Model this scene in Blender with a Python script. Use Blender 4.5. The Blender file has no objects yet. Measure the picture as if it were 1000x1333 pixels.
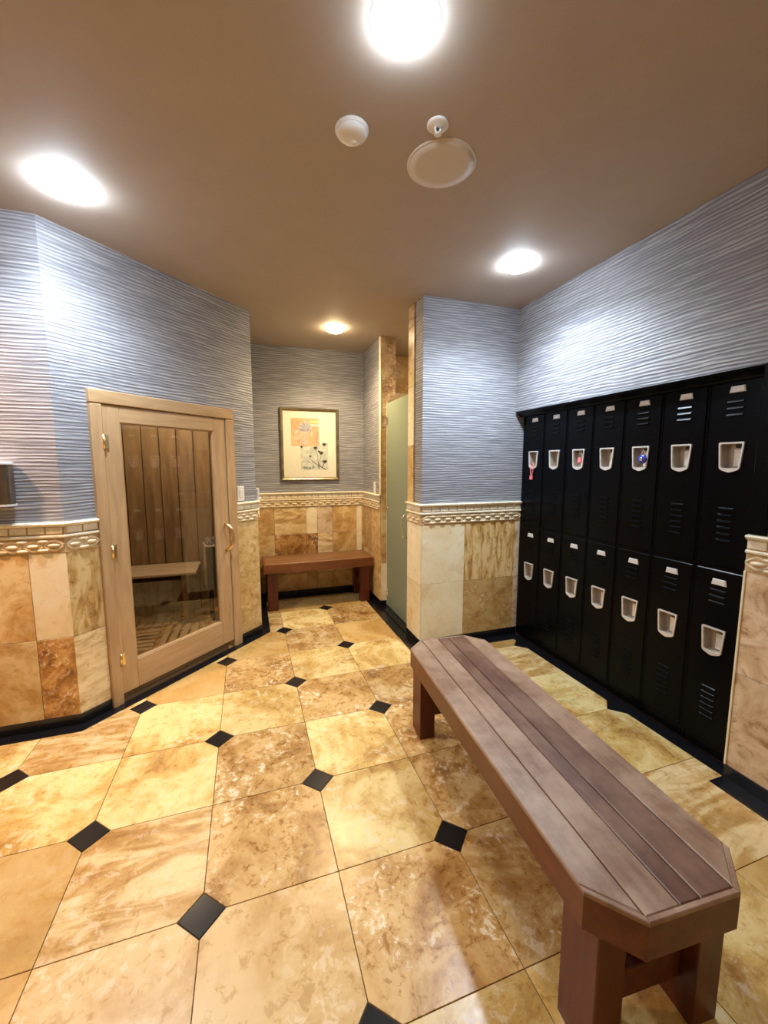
import bpy, bmesh, math, random
from mathutils import Vector, Matrix
random.seed(7)
R = math.radians
scene = bpy.context.scene
COL = scene.collection

# ------------------------------------------------------------------ camera
cam_d = bpy.data.cameras.new('camera')
cam = bpy.data.objects.new('camera', cam_d); COL.objects.link(cam)
cam.location = (0.195, -1.304, 1.471)
cam.rotation_euler = (R(90 - 6.69), 0, R(-18.51))
cam_d.sensor_fit = 'HORIZONTAL'; cam_d.sensor_width = 36
cam_d.lens = 530.1 * 36 / 1000
cam_d.clip_start = 0.02
scene.camera = cam

# ------------------------------------------------------------------ world, view
world = bpy.data.worlds.new('world'); scene.world = world
world.use_nodes = True
world.node_tree.nodes['Background'].inputs[0].default_value = (0.9, 0.85, 0.8, 1)
world.node_tree.nodes['Background'].inputs[1].default_value = 0.02
vs = scene.view_settings
vs.view_transform = 'Standard'; vs.look = 'None'; vs.gamma = 1.0
vs.exposure = 0.52
vs.use_curve_mapping = False

COOL = (0.74, 0.87, 1.0)
WARM = (1.0, 0.80, 0.52)
# ceiling downlights, a few of them added as fill: x, y, colour, lamp watts, lens emission, label
LAMPS = [
    (0.66, -0.10, COOL, 16, 42, 'round ceiling downlight at the top edge, above the smoke detector'),
    (-0.52, 1.00, COOL, 76, 120, 'glaring cool white ceiling downlight near the sauna door corner'),
    (1.83, 0.97, COOL, 92, 75, 'cool white ceiling downlight near the wall above the lockers'),
    (1.00, 2.50, (1.0, 0.76, 0.44), 78, 70, 'warm white ceiling downlight in front of the framed picture alcove'),
    (2.00, 2.45, WARM, 26, 30, 'added unseen warm downlight brightening the shower behind the frosted door'),  # added fill, brightens the shower stone and the frosted glass
    (-1.62, 0.72, (1.0, 0.60, 0.36), 135, 30, 'warm ceiling downlight to the left of the camera'),
    (1.45, -1.70, WARM, 6, 14, 'added unseen warm fill light behind the camera over the bench end'),  # added warm fill from behind the camera, bench side
    (-0.40, -1.90, WARM, 7, 14, 'added unseen warm fill light behind the camera'),  # second unseen fill, added to warm the room from behind
]
CEIL = 2.70
T = 0.457           # floor tile pitch

# ------------------------------------------------------------------ material helpers
def new_mat(name):
    m = bpy.data.materials.new(name); m.use_nodes = True
    nt = m.node_tree; return m, nt, nt.nodes['Principled BSDF']
def nd(nt, typ, **kw):
    n = nt.nodes.new(typ)
    for k, v in kw.items():
        if k in n.inputs.keys(): n.inputs[k].default_value = v
        else: setattr(n, k, v)
    return n
def ramp(nt, stops, interp='LINEAR'):
    n = nt.nodes.new('ShaderNodeValToRGB'); cr = n.color_ramp; cr.interpolation = interp
    while len(cr.elements) < len(stops): cr.elements.new(0.5)
    for e, (p, c) in zip(cr.elements, stops):
        e.position = p; e.color = (*c, 1) if len(c) == 3 else c
    return n
def mixc(nt, blend='MIX'):
    n = nt.nodes.new('ShaderNodeMix'); n.data_type = 'RGBA'; n.blend_type = blend
    return n   # inputs 0 fac, 6 A, 7 B ; output 2
def srgb(r, g, b):
    f = lambda c: c / 12.92 if c <= 0.04045 else ((c + 0.055) / 1.055) ** 2.4
    return (f(r / 255), f(g / 255), f(b / 255))
def plain(name, col, rough=0.5, metal=0.0, noise=0.0, nscale=20.0, bump=0.0, spec=0.5, coat=0.0):
    m, nt, p = new_mat(name)
    p.inputs['Roughness'].default_value = rough; p.inputs['Metallic'].default_value = metal
    p.inputs['Specular IOR Level'].default_value = spec; p.inputs['Coat Weight'].default_value = coat
    p.inputs['Base Color'].default_value = (*col, 1)
    tc = nd(nt, 'ShaderNodeTexCoord')
    no = nd(nt, 'ShaderNodeTexNoise', Scale=nscale, Detail=4.0)
    nt.links.new(tc.outputs['Object'], no.inputs['Vector'])
    if noise:
        lo = tuple(c * (1 - noise) for c in col); hi = tuple(min(1, c * (1 + noise)) for c in col)
        r = ramp(nt, [(0.3, lo), (0.7, hi)])
        nt.links.new(no.outputs['Fac'], r.inputs[0]); nt.links.new(r.outputs[0], p.inputs['Base Color'])
    if bump:
        b = nd(nt, 'ShaderNodeBump', Strength=bump, Distance=0.002)
        nt.links.new(no.outputs['Fac'], b.inputs['Height']); nt.links.new(b.outputs[0], p.inputs['Normal'])
    return m

def travertine(name, cols, vein=0.0, fleck=0.3, scale=4.0, rough=0.28, veindir=(6, 1.5, 1.5), vscale=3.0, dark=0.25):
    """cols: dark, mid, light stone colours"""
    m, nt, p = new_mat(name); L = nt.links.new
    tc = nd(nt, 'ShaderNodeTexCoord'); oi = nd(nt, 'ShaderNodeObjectInfo')
    w = nd(nt, 'ShaderNodeMath', operation='MULTIPLY'); L(oi.outputs['Random'], w.inputs[0]); w.inputs[1].default_value = 71.0
    n1 = nd(nt, 'ShaderNodeTexNoise', noise_dimensions='4D', Scale=scale, Detail=10.0, Roughness=0.70, Distortion=0.8)
    L(tc.outputs['Object'], n1.inputs['Vector']); L(w.outputs[0], n1.inputs['W'])
    fac = n1.outputs['Fac']
    if vein:
        mp = nd(nt, 'ShaderNodeMapping'); mp.inputs['Scale'].default_value = veindir
        L(tc.outputs['Object'], mp.inputs['Vector'])
        n2 = nd(nt, 'ShaderNodeTexNoise', noise_dimensions='4D', Scale=vscale, Detail=8.0, Roughness=0.6, Distortion=1.6)
        L(mp.outputs[0], n2.inputs['Vector']); L(w.outputs[0], n2.inputs['W'])
        mx = nd(nt, 'ShaderNodeMix'); mx.inputs[0].default_value = vein
        L(fac, mx.inputs[2]); L(n2.outputs['Fac'], mx.inputs[3]); fac = mx.outputs[0]
    r1 = ramp(nt, [(0.36, cols[0]), (0.47, cols[1]), (0.56, cols[2]), (0.70, tuple(min(1, c * 1.08) for c in cols[2]))])
    L(fac, r1.inputs[0]); col = r1.outputs[0]
    # light and dark flecks gathered in patches
    n3 = nd(nt, 'ShaderNodeTexNoise', noise_dimensions='4D', Scale=scale * 7, Detail=6.0, Roughness=0.68, Distortion=0.6)
    L(tc.outputs['Object'], n3.inputs['Vector']); L(w.outputs[0], n3.inputs['W'])
    n4 = nd(nt, 'ShaderNodeTexNoise', noise_dimensions='4D', Scale=scale * 1.1, Detail=3.0)
    L(tc.outputs['Object'], n4.inputs['Vector']); L(w.outputs[0], n4.inputs['W'])
    r3 = ramp(nt, [(0.54, (0, 0, 0)), (0.585, (1, 1, 1))]); L(n3.outputs['Fac'], r3.inputs[0])
    r4 = ramp(nt, [(0.42, (0, 0, 0)), (0.62, (1, 1, 1))]); L(n4.outputs['Fac'], r4.inputs[0])
    mu = nd(nt, 'ShaderNodeMath', operation='MULTIPLY'); L(r3.outputs[0], mu.inputs[0]); L(r4.outputs[0], mu.inputs[1])
    mu2 = nd(nt, 'ShaderNodeMath', operation='MULTIPLY'); L(mu.outputs[0], mu2.inputs[0]); mu2.inputs[1].default_value = fleck
    m1 = mixc(nt); L(mu2.outputs[0], m1.inputs[0]); L(col, m1.inputs[6]); m1.inputs[7].default_value = (0.86, 0.74, 0.52, 1)
    r5 = ramp(nt, [(0.38, (1, 1, 1)), (0.44, (0, 0, 0))]); L(n3.outputs['Fac'], r5.inputs[0])
    mu3 = nd(nt, 'ShaderNodeMath', operation='MULTIPLY'); L(r5.outputs[0], mu3.inputs[0]); mu3.inputs[1].default_value = dark
    m2 = mixc(nt, 'MULTIPLY'); L(mu3.outputs[0], m2.inputs[0]); L(m1.outputs[2], m2.inputs[6]); m2.inputs[7].default_value = (0.52, 0.34, 0.17, 1)
    # each tile a shade of its own
    hs = nd(nt, 'ShaderNodeHueSaturation')
    mr = nd(nt, 'ShaderNodeMapRange'); L(oi.outputs['Random'], mr.inputs[0]); mr.inputs[3].default_value = 0.86; mr.inputs[4].default_value = 1.08
    L(mr.outputs[0], hs.inputs['Value']); L(m2.outputs[2], hs.inputs['Color'])
    L(hs.outputs[0], p.inputs['Base Color'])
    rr = nd(nt, 'ShaderNodeMapRange'); L(n3.outputs['Fac'], rr.inputs[0]); rr.inputs[1].default_value = 0.3; rr.inputs[2].default_value = 0.7
    rr.inputs[3].default_value = rough * 0.75; rr.inputs[4].default_value = rough * 1.4; L(rr.outputs[0], p.inputs['Roughness'])
    b = nd(nt, 'ShaderNodeBump', Strength=0.12, Distance=0.002); L(n3.outputs['Fac'], b.inputs['Height']); L(b.outputs[0], p.inputs['Normal'])
    return m

CREAM = (0.78, 0.61, 0.33); HONEY = (0.62, 0.385, 0.135); AMBER = (0.43, 0.225, 0.06); BROWN = (0.26, 0.13, 0.045)
TAN = (0.60, 0.42, 0.22)
M = {}
M['t_cream'] = travertine('travertine_cream', ((0.42, 0.22, 0.055), (0.64, 0.42, 0.13), (0.80, 0.61, 0.265)), fleck=0.6, scale=3.4, dark=0.4)
M['t_mottle'] = travertine('travertine_mottled', ((0.28, 0.13, 0.03), (0.48, 0.275, 0.085), (0.62, 0.41, 0.165)), fleck=1.0, scale=4.5, dark=0.75)
M['t_band'] = travertine('travertine_banded', ((0.34, 0.165, 0.04), (0.53, 0.315, 0.10), (0.74, 0.55, 0.27)), vein=0.75, fleck=0.4, scale=3.0, veindir=(1.2, 5, 1), vscale=1.8, dark=0.35)
M['t_tan'] = travertine('travertine_tan', ((0.44, 0.255, 0.085), (0.57, 0.375, 0.15), (0.66, 0.475, 0.225)), fleck=0.45, scale=3.2, dark=0.35)
M['t_brown'] = travertine('travertine_brown', (BROWN, AMBER, (0.62, 0.42, 0.18)), fleck=0.7, scale=4.0, dark=0.5)
M['t_honey'] = travertine('travertine_honey', ((0.46, 0.26, 0.075), (0.56, 0.335, 0.10), (0.64, 0.42, 0.16)), fleck=0.15, scale=2.2, dark=0.1)
# wall cladding (local x along the wall, z up)
M['w_cream'] = travertine('wall_stone_cream', ((0.80, 0.61, 0.32), (0.90, 0.76, 0.48), (0.93, 0.83, 0.58)), fleck=0.2, scale=2.4, dark=0.1, rough=0.3)
M['w_honey'] = travertine('wall_stone_honey', (AMBER, HONEY, (0.80, 0.60, 0.30)), fleck=0.2, scale=3.0, dark=0.2, rough=0.3)
M['w_brown'] = travertine('wall_stone_brown', ((0.38, 0.2, 0.06), (0.50, 0.30, 0.10), (0.60, 0.40, 0.16)), fleck=0.45, scale=5.0, dark=0.3, rough=0.3)
M['w_rust'] = travertine('wall_stone_rust', ((0.16, 0.06, 0.02), (0.42, 0.20, 0.05), (0.62, 0.36, 0.12)), fleck=0.8, scale=6.0, dark=0.6, rough=0.3)
M['w_vein'] = travertine('wall_stone_veined', ((0.36, 0.175, 0.045), (0.66, 0.40, 0.135), (0.86, 0.63, 0.29)), vein=0.9, fleck=0.25, scale=3.0, veindir=(5, 1, 1.1), vscale=3.4, dark=0.35, rough=0.3)
M['w_veinh'] = travertine('wall_stone_soft_vein', ((0.46, 0.29, 0.11), (0.72, 0.53, 0.26), (0.86, 0.69, 0.41)), vein=0.8, fleck=0.3, scale=3.0, veindir=(1.4, 1, 4.5), vscale=2.6, dark=0.3, rough=0.3)
M['w_gold'] = travertine('wall_stone_golden_vein', ((0.46, 0.26, 0.075), (0.68, 0.44, 0.165), (0.82, 0.60, 0.29)), vein=0.6, fleck=0.35, scale=4.0, veindir=(2.0, 1, 3.4), vscale=3.0, dark=0.35, rough=0.3)
M['w_umber'] = travertine('wall_stone_umber', ((0.17, 0.095, 0.045), (0.36, 0.225, 0.115), (0.54, 0.38, 0.22)), fleck=0.7, scale=6.0, dark=0.5, rough=0.3)
M['w_pink'] = travertine('wall_stone_rosy', ((0.36, 0.2, 0.09), (0.66, 0.46, 0.27), (0.78, 0.60, 0.40)), vein=0.7, fleck=0.3, scale=3.0, veindir=(2.4, 1, 2.6), vscale=2.5, dark=0.45, rough=0.3)
M['rail'] = plain('carved_cream_stone', (0.84, 0.76, 0.58), 0.45, noise=0.12, nscale=30, bump=0.15)
M['rail_mid'] = plain('carved_buff_stone', (0.76, 0.62, 0.40), 0.45, noise=0.22, nscale=16, bump=0.2)
M['rail_tan'] = plain('carved_tan_stone', (0.60, 0.43, 0.22), 0.5, noise=0.25, nscale=24, bump=0.2)
M['grout'] = plain('brown_grout', (0.13, 0.075, 0.03), 0.8, noise=0.2, nscale=60)
M['grout_wall'] = plain('buff_grout', (0.42, 0.30, 0.16), 0.8, noise=0.15, nscale=60)
M['black'] = plain('black_granite', (0.008, 0.008, 0.010), 0.22, noise=0.7, nscale=160)
M['ceiling'] = plain('taupe_ceiling_paint', (0.455, 0.385, 0.325), 0.7, noise=0.03, nscale=6, bump=0.03)
M['locker'] = plain('black_locker_enamel', (0.0016, 0.0018, 0.0028), 0.27, noise=0.15, nscale=8, spec=0.11)
M['steel'] = plain('brushed_steel', (0.84, 0.81, 0.76), 0.32, 0.45, noise=0.06, nscale=40)
M['cup'] = plain('dull_steel_cup', (0.52, 0.45, 0.36), 0.38, 0.6, noise=0.1, nscale=40)
M['plate'] = plain('number_plate_metal', (0.86, 0.85, 0.82), 0.35, 0.35, noise=0.05, nscale=50)
M['latch'] = plain('black_latch', (0.015, 0.015, 0.015), 0.4)
M['chrome'] = plain('chrome', (0.85, 0.85, 0.85), 0.12, 1.0, noise=0.03)
M['brass'] = plain('pale_brass', (0.86, 0.66, 0.34), 0.3, 1.0, noise=0.06, nscale=30)
M['white'] = plain('white_plastic', (0.82, 0.80, 0.76), 0.4, noise=0.03)
M['offwhite'] = plain('speaker_grille_paint', (0.66, 0.58, 0.50), 0.6, noise=0.05, nscale=300, bump=0.2)
M['pink'] = plain('pink_plastic', (0.85, 0.22, 0.26), 0.4, noise=0.1)
M['blue'] = plain('blue_enamel', (0.03, 0.05, 0.45), 0.3, noise=0.3, nscale=60)

def wallpaper():
    m, nt, p = new_mat('ribbed_blue_grey_wallpaper'); L = nt.links.new
    ge = nd(nt, 'ShaderNodeNewGeometry')
    # slow waviness bends the horizontal strings
    mp = nd(nt, 'ShaderNodeMapping'); mp.inputs['Scale'].default_value = (2.2, 2.2, 9)
    L(ge.outputs['Position'], mp.inputs['Vector'])
    n0 = nd(nt, 'ShaderNodeTexNoise', Scale=1.0, Detail=3.0, Roughness=0.6); L(mp.outputs[0], n0.inputs['Vector'])
    sx = nd(nt, 'ShaderNodeSeparateXYZ'); L(ge.outputs['Position'], sx.inputs[0])
    k1 = nd(nt, 'ShaderNodeMath', operation='MULTIPLY_ADD'); L(n0.outputs['Fac'], k1.inputs[0]); k1.inputs[1].default_value = 0.042; L(sx.outputs['Z'], k1.inputs[2])
    k2 = nd(nt, 'ShaderNodeMath', operation='MULTIPLY'); L(k1.outputs[0], k2.inputs[0]); k2.inputs[1].default_value = 2 * math.pi / 0.0185
    sn = nd(nt, 'ShaderNodeMath', operation='SINE'); L(k2.outputs[0], sn.inputs[0])
    mp2 = nd(nt, 'ShaderNodeMapping'); mp2.inputs['Scale'].default_value = (5, 5, 120)
    L(ge.outputs['Position'], mp2.inputs['Vector'])
    n2 = nd(nt, 'ShaderNodeTexNoise', Scale=1.0, Detail=2.0); L(mp2.outputs[0], n2.inputs['Vector'])
    k3 = nd(nt, 'ShaderNodeMath', operation='MULTIPLY_ADD'); L(sn.outputs[0], k3.inputs[0]); k3.inputs[1].default_value = 0.20; L(n2.outputs['Fac'], k3.inputs[2])
    r = ramp(nt, [(0.22, (0.182, 0.180, 0.200)), (0.50, (0.258, 0.257, 0.282)), (0.78, (0.46, 0.46, 0.48))])
    L(k3.outputs[0], r.inputs[0]); L(r.outputs[0], p.inputs['Base Color'])
    p.inputs['Roughness'].default_value = 0.5
    b = nd(nt, 'ShaderNodeBump', Strength=0.7, Distance=0.005); L(k3.outputs[0], b.inputs['Height']); L(b.outputs[0], p.inputs['Normal'])
    return m
M['paper'] = wallpaper()

def wood(name, c0, c1, rough=0.45, scale=(2, 18, 18), worn=None, wornamt=0.0):
    m, nt, p = new_mat(name); L = nt.links.new
    tc = nd(nt, 'ShaderNodeTexCoord'); oi = nd(nt, 'ShaderNodeObjectInfo')
    mp = nd(nt, 'ShaderNodeMapping'); mp.inputs['Scale'].default_value = scale; L(tc.outputs['Object'], mp.inputs['Vector'])
    w = nd(nt, 'ShaderNodeMath', operation='MULTIPLY'); L(oi.outputs['Random'], w.inputs[0]); w.inputs[1].default_value = 31.0
    n = nd(nt, 'ShaderNodeTexNoise', noise_dimensions='4D', Scale=2.0, Detail=7.0, Roughness=0.6, Distortion=0.5)
    L(mp.outputs[0], n.inputs['Vector']); L(w.outputs[0], n.inputs['W'])
    r = ramp(nt, [(0.3, c0), (0.7, c1)]); L(n.outputs['Fac'], r.inputs[0]); col = r.outputs[0]
    if worn:
        n2 = nd(nt, 'ShaderNodeTexNoise', noise_dimensions='4D', Scale=7.0, Detail=6.0, Roughness=0.65)
        L(tc.outputs['Object'], n2.inputs['Vector']); L(w.outputs[0], n2.inputs['W'])
        r2 = ramp(nt, [(0.40, (0, 0, 0)), (0.62, (wornamt,) * 3)]); L(n2.outputs['Fac'], r2.inputs[0])
        mx = mixc(nt); L(r2.outputs[0], mx.inputs[0]); L(col, mx.inputs[6]); mx.inputs[7].default_value = (*worn, 1); col = mx.outputs[2]
    L(col, p.inputs['Base Color']); p.inputs['Roughness'].default_value = rough
    b = nd(nt, 'ShaderNodeBump', Strength=0.15, Distance=0.002); L(n.outputs['Fac'], b.inputs['Height']); L(b.outputs[0], p.inputs['Normal'])
    return m
# bench slats run along local y
M['slat'] = wood('weathered_slat', srgb(116, 84, 62), srgb(148, 116, 92), 0.40, (18, 2, 18), srgb(186, 160, 136), 0.55)
M['slat_dark'] = wood('dark_weathered_slat', srgb(80, 50, 38), srgb(112, 78, 62), 0.38, (18, 2, 18), srgb(152, 120, 98), 0.45)
M['stain'] = wood('red_brown_stained_wood', srgb(76, 32, 14), srgb(114, 60, 30), 0.4, (14, 2, 14))
M['stain_leg'] = wood('red_brown_leg_wood', srgb(72, 27, 12), srgb(104, 46, 22), 0.4, (14, 14, 2))
M['slat2'] = wood('brown_bench_slat', srgb(112, 70, 38), srgb(150, 104, 60), 0.4, (2, 18, 18))
M['stain2'] = wood('brown_bench_apron', srgb(100, 54, 24), srgb(136, 80, 40), 0.42, (2, 14, 14))
M['doorwood'] = wood('pale_door_wood', srgb(176, 140, 98), srgb(204, 168, 124), 0.4, (12, 12, 1.5))
M['doorwood_h'] = wood('pale_door_wood_rail', srgb(176, 140, 98), srgb(204, 168, 124), 0.4, (1.5, 12, 12))
M['cedar'] = wood('sauna_cedar', srgb(116, 92, 62), srgb(160, 134, 98), 0.6, (10, 10, 1.2))
M['duck'] = wood('duckboard_wood', srgb(176, 148, 108), srgb(214, 186, 142), 0.6, (2, 12, 12))
M['duck_y'] = wood('duckboard_wood_lengthwise', srgb(176, 148, 108), srgb(214, 186, 142), 0.6, (12, 2, 12))
M['benchpale'] = wood('pale_sauna_bench', srgb(196, 176, 146), srgb(222, 204, 176), 0.5, (2, 14, 14))
M['heater'] = plain('blue_grey_heater_steel', (0.045, 0.078, 0.09), 0.35, 0.3, noise=0.1)
M['rock'] = plain('grey_sauna_rock', (0.25, 0.24, 0.23), 0.8, noise=0.4, nscale=30, bump=0.4)
M['frame'] = plain('bronze_picture_frame', (0.30, 0.25, 0.16), 0.3, 0.8, noise=0.3, nscale=14)
M['mat'] = plain('cream_mat_board', (0.95, 0.91, 0.76), 0.7, noise=0.02)
M['p_orange'] = plain('print_apricot', (0.80, 0.50, 0.29), 0.7, noise=0.25, nscale=9)
M['p_yellow'] = plain('print_yellow', (0.88, 0.72, 0.36), 0.7, noise=0.05)
M['p_pink'] = plain('print_rose_stalk', (0.86, 0.66, 0.56), 0.7, noise=0.2, nscale=60)
M['p_blue'] = plain('print_grey_blue_petal', (0.42, 0.42, 0.46), 0.7, noise=0.25, nscale=70)
M['p_blue2'] = plain('print_light_blue_petal', (0.58, 0.57, 0.60), 0.7, noise=0.2, nscale=70)
M['p_pale'] = plain('print_pale_grey', (0.70, 0.72, 0.62), 0.7, noise=0.2, nscale=22)
M['p_dark'] = plain('print_dark_stem', (0.07, 0.065, 0.06), 0.7, noise=0.2)
M['p_grey'] = plain('print_soft_grey_stem', (0.33, 0.36, 0.34), 0.7, noise=0.2)

def glass_mat(name, tint, rough, ior, refl):
    m, nt, p = new_mat(name); L = nt.links.new
    nt.nodes.remove(p); out = nt.nodes['Material Output']
    lw = nd(nt, 'ShaderNodeLayerWeight', Blend=0.5)
    pw = nd(nt, 'ShaderNodeMath', operation='POWER'); L(lw.outputs['Facing'], pw.inputs[0]); pw.inputs[1].default_value = 5.0
    f0 = ((ior - 1) / (ior + 1)) ** 2
    fr = nd(nt, 'ShaderNodeMath', operation='MULTIPLY_ADD'); L(pw.outputs[0], fr.inputs[0]); fr.inputs[1].default_value = 1 - f0; fr.inputs[2].default_value = f0
    tr = nd(nt, 'ShaderNodeBsdfTransparent'); tr.inputs[0].default_value = (*tint, 1)
    gl = nd(nt, 'ShaderNodeBsdfGlossy', Roughness=rough); gl.inputs[0].default_value = (refl, refl, refl, 1)
    mx = nd(nt, 'ShaderNodeMixShader'); L(fr.outputs[0], mx.inputs[0]); L(tr.outputs[0], mx.inputs[1]); L(gl.outputs[0], mx.inputs[2])
    L(mx.outputs[0], out.inputs[0]); return m
M['doorglass'] = glass_mat('smoked_door_glass', (0.90, 0.84, 0.76), 0.01, 1.5, 1.0)
M['picglass'] = glass_mat('picture_glass', (0.97, 0.97, 0.97), 0.02, 1.3, 1.0)
def frosted():
    m, nt, p = new_mat('frosted_green_glass'); L = nt.links.new
    p.inputs['Base Color'].default_value = (0.42, 0.47, 0.36, 1); p.inputs['Roughness'].default_value = 0.35
    tl = nd(nt, 'ShaderNodeBsdfTranslucent'); tl.inputs[0].default_value = (0.55, 0.62, 0.48, 1)
    mx = nd(nt, 'ShaderNodeMixShader'); mx.inputs[0].default_value = 0.5
    no = nd(nt, 'ShaderNodeTexNoise', Scale=900.0); b = nd(nt, 'ShaderNodeBump', Strength=0.1, Distance=0.0005)
    L(no.outputs['Fac'], b.inputs['Height']); L(b.outputs[0], p.inputs['Normal'])
    L(p.outputs[0], mx.inputs[1]); L(tl.outputs[0], mx.inputs[2]); L(mx.outputs[0], nt.nodes['Material Output'].inputs[0])
    return m
M['frost'] = frosted()
def emit(name, col, s):
    m, nt, p = new_mat(name)
    p.inputs['Base Color'].default_value = (0.8, 0.8, 0.8, 1)
    p.inputs['Emission Color'].default_value = (*col, 1); p.inputs['Emission Strength'].default_value = s
    return m

# ------------------------------------------------------------------ object helpers
def link(name, me, mat, parent=None, loc=(0, 0, 0), rot=(0, 0, 0)):
    o = bpy.data.objects.new(name, me); COL.objects.link(o)
    if mat is not None and not me.materials: me.materials.append(M[mat] if isinstance(mat, str) else mat)
    o.location = loc; o.rotation_euler = rot
    if parent is not None: o.parent = parent
    return o
def from_py(name, v, f, smooth=False):
    me = bpy.data.meshes.new(name); me.from_pydata([tuple(a) for a in v], [], f); me.update()
    bm = bmesh.new(); bm.from_mesh(me); bmesh.ops.recalc_face_normals(bm, faces=bm.faces); bm.to_mesh(me); bm.free()
    if smooth:
        for p in me.polygons: p.use_smooth = True
    return me
_cache = {}
def box_me(sx, sy, sz, bev=0.0, seg=1):
    k = (round(sx, 5), round(sy, 5), round(sz, 5), bev, seg)
    bm = bmesh.new(); bmesh.ops.create_cube(bm, size=1.0); bmesh.ops.scale(bm, vec=(sx, sy, sz), verts=bm.verts)
    if bev: bmesh.ops.bevel(bm, geom=bm.edges[:], offset=bev, segments=seg, affect='EDGES', clamp_overlap=True)
    me = bpy.data.meshes.new('box'); bm.to_mesh(me); bm.free(); return me
def box(name, lo, hi, mat, parent=None, bev=0.0, seg=1, share=False):
    c = [(a + b) / 2 for a, b in zip(lo, hi)]; s = [b - a for a, b in zip(lo, hi)]
    k = (round(s[0], 4), round(s[1], 4), round(s[2], 4), bev, seg, mat)
    if share and k in _cache: me = _cache[k]
    else:
        me = box_me(*s, bev, seg); _cache[k] = me
    return link(name, me, mat, parent, c)
def prism_me(poly, z0, z1, bev=0.0):
    n = len(poly)
    v = [(x, y, z0) for x, y in poly] + [(x, y, z1) for x, y in poly]
    f = [list(range(n))[::-1], list(range(n, 2 * n))] + [[i, (i + 1) % n, n + (i + 1) % n, n + i] for i in range(n)]
    me = from_py('prism', v, f)
    if bev:
        bm = bmesh.new(); bm.from_mesh(me)
        top = [e for e in bm.edges if all(abs(vv.co.z - z1) < 1e-6 for vv in e.verts)]
        bmesh.ops.bevel(bm, geom=top, offset=bev, segments=1, affect='EDGES', clamp_overlap=True)
        bm.to_mesh(me); bm.free()
    return me
def tube_me(pts, r, n=8, caps=True):
    pts = [Vector(p) for p in pts]; v = []; f = []
    rs = r if isinstance(r, (list, tuple)) else [r] * len(pts)
    prev = None
    for i, p in enumerate(pts):
        t = (pts[min(i + 1, len(pts) - 1)] - pts[max(i - 1, 0)]).normalized()
        a = prev if prev is not None else (Vector((0, 0, 1)) if abs(t.z) < 0.9 else Vector((1, 0, 0)))
        s = t.cross(a)
        if s.length < 1e-4: s = t.cross(Vector((0, 1, 0)))
        s.normalize(); u = s.cross(t).normalized(); prev = u
        for k in range(n):
            an = 2 * math.pi * k / n; v.append(p + rs[i] * (math.cos(an) * u + math.sin(an) * s))
    for i in range(len(pts) - 1):
        for k in range(n):
            f.append([i * n + k, i * n + (k + 1) % n, (i + 1) * n + (k + 1) % n, (i + 1) * n + k])
    if caps: f += [list(range(n))[::-1], [(len(pts) - 1) * n + k for k in range(n)]]
    return from_py('tube', v, f, True)
def lathe_me(prof, n=40, smooth=True):
    v = []; f = []
    for r, z in prof:
        for k in range(n):
            a = 2 * math.pi * k / n; v.append((r * math.cos(a), r * math.sin(a), z))
    m = len(prof)
    for i in range(m - 1):
        for k in range(n): f.append([i * n + k, i * n + (k + 1) % n, (i + 1) * n + (k + 1) % n, (i + 1) * n + k])
    f.append(list(range(n))[::-1]); f.append([(m - 1) * n + k for k in range(n)])
    me = from_py('lathe', v, f, smooth); return me
def merge(parts):
    bm = bmesh.new()
    for me in parts: bm.from_mesh(me)
    me = bpy.data.meshes.new('merged'); bm.to_mesh(me); bm.free(); return me
def moved(me, mat):
    me.transform(mat); return me
def empty(name, loc, rz=0.0):
    o = bpy.data.objects.new(name, None); COL.objects.link(o); o.location = loc; o.rotation_euler = (0, 0, rz)
    o.empty_display_size = 0.1; return o
def tag(o, label, cat=None, group=None, kind=None):
    o['label'] = label
    if cat: o['category'] = cat
    if group: o['group'] = group
    if kind: o['kind'] = kind
    return o
def struct(o, label=None):
    o['kind'] = 'structure'
    if label: o['label'] = label
    return o

# ------------------------------------------------------------------ clipping of floor tiles
def clip(poly, a, b, c):        # keep a*x + b*y <= c
    out = []
    for i in range(len(poly)):
        p, q = poly[i], poly[(i + 1) % len(poly)]
        dp = a * p[0] + b * p[1] - c; dq = a * q[0] + b * q[1] - c
        if dp <= 0: out.append(p)
        if dp * dq < 0:
            t = dp / (dp - dq); out.append((p[0] + t * (q[0] - p[0]), p[1] + t * (q[1] - p[1])))
    return out
def area(p):
    return abs(sum(p[i][0] * p[(i + 1) % len(p)][1] - p[(i + 1) % len(p)][0] * p[i][1] for i in range(len(p)))) / 2
def inside(poly, q):
    xs = [p[0] for p in poly]; ys = [p[1] for p in poly]
    return min(xs) < q[0] < max(xs) and min(ys) < q[1] < max(ys)
def clip_room(poly):
    cx = sum(p[0] for p in poly) / len(poly); cy = sum(p[1] for p in poly) / len(poly)
    g = 0.0015; v1 = inside(poly, (-0.725, 1.22)); v2 = inside(poly, (0.337, 2.282)); v3 = inside(poly, (1.376, 1.48)); v4 = inside(poly, (2.19, -0.13))
    if not v3:
        if cx > 1.376 and cy > 1.0: poly = clip(poly, 0, 1, 1.48 - g)
        elif cy > 1.48: poly = clip(poly, 1, 0, 1.376 - g)
    if cy > -0.13 or v4: poly = clip(poly, 1, 0, 2.285 - g)
    else: poly = clip(poly, 1, 0, 2.19 - g)
    if not (v1 or v2):
        if cx < -0.74: poly = clip(poly, 0, 1, 1.22 - g)
        elif cy < 2.30 and cx < 0.337: poly = clip(poly, -1, 1, 1.945 - g)
        elif cy > 2.30: poly = clip(poly, -1, 0, -0.337 - g)
    if cy > 2.5: poly = clip(poly, 0, 1, 3.155 - g)
    poly = clip(poly, -1, 0, 2.4); poly = clip(poly, 0, -1, 2.8)
    return poly if len(poly) > 2 and area(poly) > 4e-4 else None

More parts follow.
